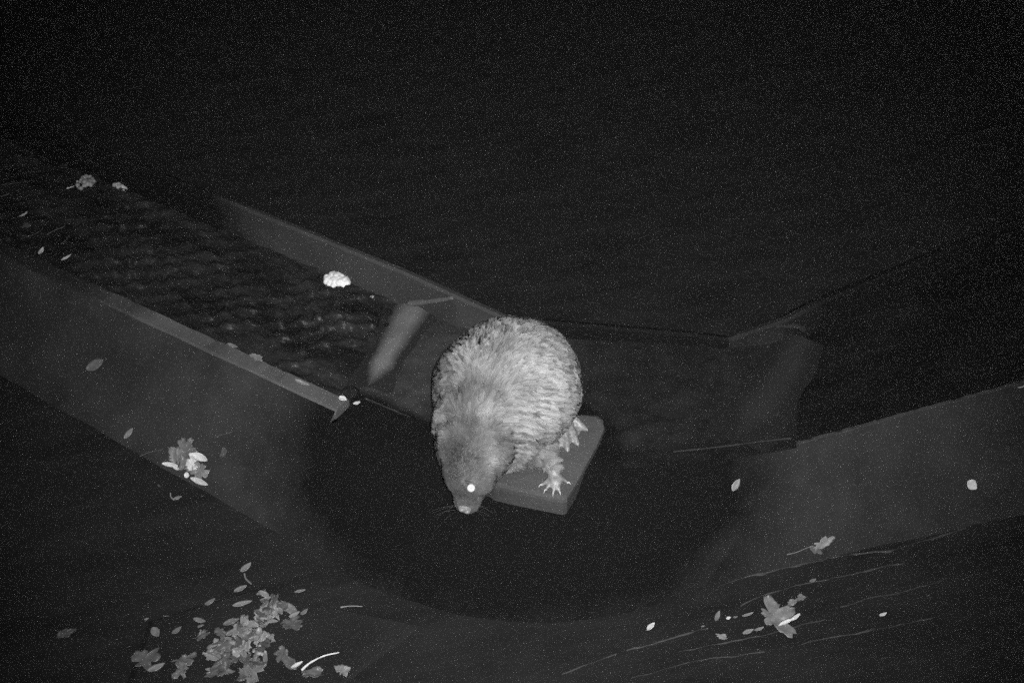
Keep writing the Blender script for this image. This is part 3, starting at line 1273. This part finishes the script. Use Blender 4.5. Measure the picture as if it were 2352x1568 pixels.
# leaves in the left arm
narrow(45, 500, 64, 489, .3, 'trough', 'small narrow leaf floating highest at the far left, below the foam', 'leaf_hi')
narrow(91, 587, 100, 571, .4, 'trough', 'small upright leaf in the left trough, beside a brighter slanted leaf', 'leaf_hi')
narrow(142, 601, 164, 587, .32, 'trough', 'brightest small slanted leaf in the left trough by the near rim', 'leaf_hi')
narrow(32, 595, 46, 589, .25, 'trough', 'tiny dim leaf in the left trough, left of two brighter leaves', 'leaf')
narrow(4, 453, 23, 446, .3, 'trough', 'dim leaf cut by the left picture edge', 'leaf')

twig([(108, 540), (125, 530), (146, 522), (150, 516)], 'trough', .002, 'thin dim stem in the left trough, above the brightest small leaf', 'leaf_dim')
twig([(140, 562), (152, 552), (160, 540)], 'trough', .002, 'thin short stem standing over the brightest small leaf in the left trough', 'leaf_dim')
twig([(2, 426), (40, 421), (78, 415)], 'trough', .0016, 'fine faint stem at the far left edge above the foam', 'leaf_dim')
twig([(60, 545), (85, 536), (100, 524)], 'trough', .0016, 'fine faint stem left of the dim stems in the left trough', 'leaf_dim')
broad(60, 520, 26, 20, 'trough', 'small sunken leaf in the left trough between stems', 'leaf_dim', 91, .5, .1)

# scraps on the left rim
narrow(523, 791, 546, 800, .35, 'rim', 'small scrap of leaf on the left rim, uppermost of the row', 'leaf')
broad(588, 822, 38, -35, 'rim', 'triangular pale leaf scrap on the left rim', 'leaf', 21, .55, .05)
narrow(679, 875, 712, 888, .25, 'rim', 'long pale leaf scrap on the left rim, nearest the beaver but one', 'leaf')
narrow(779, 914, 796, 921, .7, 'rim', 'round pale scrap at the very end of the left rim', 'leaf_hi')
PL['lip'] = flat(ZT + .012)
narrow(812, 929, 828, 924, .6, 'lip', 'small pale scrap just past the end of the left rim', 'leaf_hi')

# on the left face
narrow(203, 847, 242, 827, .42, 'left', 'pale oval leaf stuck high on the left concrete face', 'leaf')
narrow(287, 1006, 307, 983, .42, 'left', 'pale oval leaf on the left face beside the bright leaf clump', 'leaf')
broad(516, 1041, 30, 50, 'left', 'dim rounded leaf just right of the bright leaf clump', 'leaf_dim', 4, .6, .06)
twig([(290, 1068), (318, 1050), (345, 1038), (374, 1032)], 'left', .0022, 'thin curved grass stem left of the bright leaf clump', 'leaf_dim')
twig([(492, 1003), (512, 998), (534, 992)], 'left', .0016, 'very thin stem above right of the bright leaf clump', 'leaf_dim')
G1 = 'leaves of the bright clump'
broad(432, 1033, 84, 60, 'left', 'large grey lobed leaf on top of the bright clump', 'leaf', 31, .95, .14, group=G1)
broad(462, 1078, 62, -30, 'left', 'darker lobed leaf low on the right of the bright clump', 'leaf', 32, .75, .16, .006, group=G1)
broad(415, 1050, 50, 130, 'left', 'small crumpled leaf in the middle left of the bright clump', 'leaf', 33, .8, .2, .012, group=G1)
broad(452, 1060, 40, 20, 'left', 'small bright crumpled leaf in the heart of the clump', 'leaf_hi', 34, .8, .22, .018, group=G1)
narrow(453, 1042, 490, 1057, .35, 'left', 'brightest curled leaf pointing right out of the clump', 'leaf_hi', .25, .02, G1)
narrow(381, 1064, 418, 1070, .22, 'left', 'thin bright rolled leaf pointing left out of the clump', 'leaf_hi', .2, .012, G1)
narrow(446, 1097, 486, 1113, .25, 'left', 'bright rolled leaf along the bottom edge of the clump', 'leaf_hi', .15, .012, G1)
narrow(404, 1068, 420, 1078, .4, 'left', 'short bright leaf bit at the lower left of the clump', 'leaf_hi', .2, .014, G1)
narrow(433, 1091, 445, 1090, .85, 'left', 'small round white bead of foam at the bottom of the clump', 'foam', .3, .016, G1, name='foam_bead')

# lower left water
narrow(398, 1148, 418, 1141, .5, 'water', 'small leaf with a bent stalk floating under the bright clump', 'leaf')
twig([(392, 1133), (393, 1142), (400, 1149)], 'water', .003, 'short bent stalk touching the small leaf under the clump', 'leaf')
narrow(362, 1114, 369, 1119, .4, 'water', 'tiny dim speck of leaf left of the small stalked leaf', 'leaf_dim')

# drifted heap at the bottom left
G = 'leaves of the drifted heap'
heap = [
    (554, 1315, 577, 1294, .5, 'topmost oval leaf above the drifted heap'),
    (538, 1360, 568, 1346, .42, 'oval leaf under the thin bent stem above the heap'),
    (472, 1393, 496, 1378, .45, 'oval leaf lying apart, upper left of the heap'),
    (588, 1369, 611, 1355, .4, 'slim leaf at the top edge of the heap'),
    (677, 1361, 702, 1355, .32, 'slim leaf lying apart, upper right of the heap'),
    (536, 1397, 580, 1386, .3, 'long slim leaf pointing left out of the top of the heap'),
    (655, 1391, 686, 1420, .42, 'slanting long leaf at the right of the heap'),
    (692, 1418, 708, 1405, .5, 'small leaf at the right tip of the heap'),
    (514, 1437, 551, 1424, .42, 'slim pale leaf on the left shoulder of the heap'),
    (446, 1424, 474, 1431, .4, 'dim leaf left of the heap among fine stems'),
    (352, 1446, 366, 1466, .62, 'round leaf lying apart, farthest left by the heap'),
    (398, 1461, 419, 1445, .5, 'oval leaf lying apart between the round leaf and the heap'),
    (343, 1548, 382, 1530, .42, 'leaf at the bottom edge, left of the heap'),
    (666, 1425, 690, 1412, .4, 'dim leaf tucked under the slanting leaf of the heap'),
    (455, 1444, 470, 1438, .4, 'tiny leaf bit left of the slim pale leaf'),
    (520, 1463, 545, 1446, .45, 'leaf overlapping the middle of the heap'),
    (598, 1425, 640, 1432, .3, 'long leaf across the upper middle of the heap'),
    (600, 1385, 625, 1376, .4, 'leaf across the top of the crumpled heap leaf'),
    (475, 1508, 505, 1520, .4, 'leaf low in the left of the heap'),
    (610, 1505, 612, 1535, .3, 'upright leaf low at the right of the heap'),
]
for k, (x0, y0, x1, y1, r_, lab) in enumerate(heap):
    narrow(x0, y0, x1, y1, r_, 'slab' if 330 < x0 < 900 and y0 > 1420 else 'water', lab, 'leaf', lift=.004 + .012 * random.random() if y0 > 1380 else .0, group=G)
lumps = [
    (612, 1404, 62, 30, .8, 41, 'crumpled lobed leaf at the top of the heap', 'leaf'),
    (640, 1395, 46, -20, .6, 42, 'small lobed leaf at the top right of the heap', 'leaf_dim'),
    (556, 1446, 56, 70, .8, 43, 'lobed leaf in the upper middle of the heap', 'leaf'),
    (592, 1466, 64, 10, .75, 44, 'lobed leaf in the right middle of the heap', 'leaf'),
    (502, 1488, 84, 120, .85, 45, 'largest lobed leaf at the centre of the heap', 'leaf'),
    (548, 1502, 76, -40, .8, 46, 'lobed leaf under the largest one of the heap', 'leaf_dim'),
    (424, 1518, 58, 25, .7, 47, 'grey lobed leaf lying left of the heap', 'leaf_dim'),
    (334, 1518, 66, 80, .85, 48, 'dim lobed leaf at the far left bottom', 'leaf_dim'),
    (578, 1536, 66, 60, .9, 49, 'smooth pale lobed leaf at the bottom of the heap', 'leaf'),
    (650, 1505, 60, -50, .7, 50, 'dim lobed leaf right of the heap, by the bright twist', 'leaf_dim'),
    (505, 1545, 60, 0, .6, 51, 'lobed leaf cut by the bottom edge in the heap', 'leaf_dim'),
    (788, 1545, 34, 90, .8, 52, 'small lobed leaf alone at the bottom edge, right of the long stem', 'leaf'),
    (672, 1432, 52, 15, .6, 53, 'sodden lobed leaf under the slanting leaf of the heap', 'leaf_dim'),
    (720, 1545, 56, 15, .5, 54, 'sodden lobed leaf under the long curved stem', 'leaf_dim'),
    (152, 1455, 36, 15, .7, 55, 'very faint sunken leaf alone at the lower left', 'leaf_dim'),
]
for k, (x, y, s, a, w_, sd, lab, mt) in enumerate(lumps):
    broad(x, y, s, a, 'slab' if 300 < x < 800 else 'water', lab, mt, sd, w_, .13, .003 * k % .012, G)
twig([(562, 1318), (564, 1328), (570, 1335), (578, 1342)], 'water', .004, 'thin bent stem under the topmost leaf of the heap', 'leaf')
narrow(510, 1396, 519, 1391, .8, 'water', 'small round white fleck at the upper left of the heap', 'leaf_hi')
narrow(332, 1424, 343, 1420, .5, 'water', 'tiny pale fleck farthest left above the round leaf', 'leaf')
twig([(375, 1415), (395, 1415), (423, 1423)], 'water', .002, 'fine pale stem left of the heap', 'leaf_dim')
twig([(380, 1475), (402, 1465), (415, 1458)], 'water', .0018, 'fine dim stem below the oval leaf left of the heap', 'leaf_dim')
twig([(450, 1410), (470, 1418), (490, 1428)], 'water', .002, 'fine dark stem beside the dim leaf left of the heap', 'leaf_dim')
twig([(782, 1395), (805, 1392), (833, 1393)], 'slab', .0028, 'short pale stick lying alone right of the heap', 'leaf')
twig([(693, 1540), (712, 1526), (745, 1512), (781, 1504)], 'slab', .004, 'long pale curved stem at the bottom edge', 'leaf_hi', r1=.002, rise=[.0, .006, .012, .012])
narrow(672, 1545, 698, 1530, .35, 'slab', 'bright white twisted leaf at the foot of the long stem', 'leaf_hi', .3, .02, fold=.5)

# right face
narrow(1681, 1126, 1698, 1099, .5, 'right', 'pale oval leaf on the right face, nearest the beaver', 'leaf')
narrow(2221, 1104, 2241, 1121, .85, 'right', 'round ribbed pale leaf on the right face near the picture edge', 'leaf_hi')
broad(1888, 1248, 58, 30, 'right', 'grey two lobed leaf with a long stalk on the right face', 'leaf', 61, .42, .06, stalk=[(1806, 1272), (1828, 1267), (1852, 1257), (1868, 1252)], deep=.2)
broad(1870, 1262, 32, -20, 'right', 'small lower lobe of leaf under the long stalked leaf', 'leaf_dim', 62, .6, .06)
narrow(2336, 892, 2360, 880, .35, 'lip', 'bright leaf cut by the right picture edge', 'leaf_hi')

# right water
broad(1776, 1416, 78, 95, 'water', 'grey lobed leaf with pointed tips floating at the lower right', 'leaf', 71, .95, .10, deep=.5)
narrow(1787, 1442, 1822, 1425, .2, 'water', 'bright white rolled leaf edge under the lobed leaf at right', 'leaf_hi', .1, .008, fold=.5)
narrow(1815, 1430, 1836, 1414, .28, 'water', 'bright forked tip of the white rolled leaf at right', 'leaf_hi', .1, .01)
narrow(1486, 1448, 1503, 1431, .42, 'water', 'small bright oval leaf alone in the lower middle right', 'leaf_hi')
narrow(2019, 1415, 2036, 1408, .35, 'water', 'small pale leaf alone far right of the lobed leaf', 'leaf_hi')
narrow(1859, 1337, 1874, 1330, .45, 'water', 'small pale leaf above right of the lobed leaf', 'leaf')
narrow(1643, 1427, 1652, 1404, .35, 'water', 'upright slim leaf left of the floating lobed leaf', 'leaf')
broad(1657, 1463, 28, -15, 'water', 'small triangular leaf scrap lowest left of the lobed leaf', 'leaf', 72, .5, .06)
narrow(1668, 1422, 1678, 1418, .6, 'water', 'tiny pale fleck between the upright leaf and lobed leaf', 'leaf_hi')
narrow(1684, 1419, 1694, 1416, .4, 'water', 'tiny dim fleck next to the pale fleck at right', 'leaf')
narrow(1704, 1417, 1730, 1408, .22, 'water', 'slim leaf touching the left side of the lobed leaf', 'leaf')
narrow(1706, 1456, 1730, 1446, .38, 'water', 'slim leaf below left of the lobed leaf', 'leaf')
narrow(1732, 1449, 1754, 1441, .3, 'water', 'slim leaf at the lower left edge of the lobed leaf', 'leaf')
broad(1818, 1385, 36, 25, 'water', 'small ragged leaf above right of the lobed leaf', 'leaf', 73, .5, .08)
broad(1838, 1376, 28, 25, 'water', 'small ragged leaf tip farther up from the lobed leaf', 'leaf', 74, .6, .08)
narrow(1610, 1440, 1618, 1437, .4, 'water', 'tiny dim fleck in the drift line left of the upright leaf', 'leaf')


# the thick of the heap
rs = random.Random(5)
for k in range(46):
    t = rs.random()
    if t < .55:
        c_, rx, ry, w_ = (530, 1486), 88, 58, 'broad lower part of the drifted heap'
    elif t < .75:
        c_, rx, ry, w_ = (612, 1405), 42, 34, 'small knot at the top of the drifted heap'
    elif t < .88:
        c_, rx, ry, w_ = (590, 1448), 50, 36, 'middle of the drifted heap'
    else:
        c_, rx, ry, w_ = (520, 1540), 120, 18, 'bottom fringe of the drifted heap'
    a_, f_ = rs.uniform(0, 6.283), rs.random() ** .6
    x_, y_ = c_[0] + rx * f_ * math.cos(a_), c_[1] + ry * f_ * math.sin(a_)
    if k % 3 == 0:
        L_, g_ = rs.uniform(16, 30), rs.uniform(0, 3.14)
        narrow(x_ - L_ / 2 * math.cos(g_), y_ + L_ / 2 * math.sin(g_) * .7, x_ + L_ / 2 * math.cos(g_), y_ - L_ / 2 * math.sin(g_) * .7, rs.uniform(.25, .5), 'slab', 'slim leaf in the ' + w_, rs.choice(['leaf', 'leaf_dim']), None, rs.uniform(.004, .03), G)
    else:
        broad(x_, y_, rs.uniform(26, 50), rs.uniform(0, 360), 'slab', 'ragged lobed leaf in the ' + w_, rs.choice(['leaf', 'leaf_dim', 'leaf_dim']), 100 + k, rs.uniform(.5, .95), rs.uniform(.12, .3), rs.uniform(.0, .022), G, tilt=rs.uniform(-25, 25), deep=rs.uniform(.25, .6))


# lines of scum drifting on the water and at the waterline
def drift(pts, pl, w, label, mat='scum'):
    P_ = PL[pl]
    vs, fs = [], []
    path = []
    for i in range(len(pts) - 1):
        for k in range(24):
            t = k / 24
            path.append(on_plane(pts[i][0] * (1 - t) + pts[i + 1][0] * t, pts[i][1] * (1 - t) + pts[i + 1][1] * t, P_))
    o0 = path[0].copy()
    n_ = len(path)
    for i, p in enumerate(path):
        d = (path[min(i + 1, n_ - 1)] - path[max(i - 1, 0)]).normalized()
        s = P_[1].cross(d).normalized()
        g = max(.02, .45 + 1.3 * fbm(p, 14.0))
        q = p - o0 + s * (.012 * fbm(p, 5.0))
        vs += [q - s * w * g - P_[1] * .002, q + P_[1] * .003 * g, q + s * w * g - P_[1] * .002]
        if i:
            k = (i - 1) * 3
            fs += [(k, k + 1, k + 4, k + 3), (k + 1, k + 2, k + 5, k + 4)]
    o = link('scum_line', mesh('scum_line', vs, fs, True), M[mat])
    o.location = o0
    tag(o, label, 'scum', 'scum lines on the water')
    return o


drift([(1290, 1548), (1345, 1528), (1420, 1500)], 'water', .0035, 'pale scum streak at the bottom edge, right of centre')
drift([(1440, 1496), (1540, 1466), (1630, 1440)], 'water', .003, 'scum line from the lone oval leaf to the upright leaf')
drift([(1650, 1345), (1760, 1312), (1900, 1280), (2040, 1262), (2140, 1235), (2222, 1210)], 'water', .005, 'long scum line along the foot of the right face')
drift([(1930, 1392), (2060, 1362), (2180, 1330)], 'water', .003, 'faint scum streak right of the lobed leaf')
drift([(1560, 1500), (1680, 1470), (1800, 1445), (1900, 1420)], 'water', .003, 'faint scum streak passing below the lobed leaf')
drift([(1700, 1390), (1830, 1345), (1950, 1318), (2080, 1290)], 'water', .003, 'faint scum streak passing above the lobed leaf')
drift([(1450, 1555), (1600, 1520), (1760, 1490)], 'water', .0025, 'lowest faint scum streak at the bottom right')
drift([(1840, 1480), (2000, 1445), (2150, 1420)], 'water', .0025, 'faint scum streak lowest at the far right')

# ------------------------------------------------------------------ added haze: its render noise imitates camera grain and lifts the blacks
hz = bpy.data.materials.new('grain_haze')
hz.use_nodes = True
hn = hz.node_tree
hn.nodes.clear()
ho = hn.nodes.new('ShaderNodeOutputMaterial')
hv = hn.nodes.new('ShaderNodeVolumePrincipled')
hv.inputs['Color'].default_value = (.85, .85, .85, 1)
hv.inputs['Anisotropy'].default_value = .90
hz.cycles.volume_sampling = 'DISTANCE'
hv.inputs['Density'].default_value = HAZE
hn.links.new(hv.outputs[0], ho.inputs['Volume'])
X0, X1, Y0, Y1, Z0, Z1 = -310, 310, -50, 510, -1.2, 4.6
hb = mesh('haze', [(x, y, z) for x in (X0, X1) for y in (Y0, Y1) for z in (Z0, Z1)], [(0, 1, 3, 2), (4, 6, 7, 5), (0, 4, 5, 1), (2, 3, 7, 6), (0, 2, 6, 4), (1, 5, 7, 3)])
haze = link('haze', hb, hz)
tag(haze, 'thin added haze that grains and lifts the dark over the water', kind='stuff')
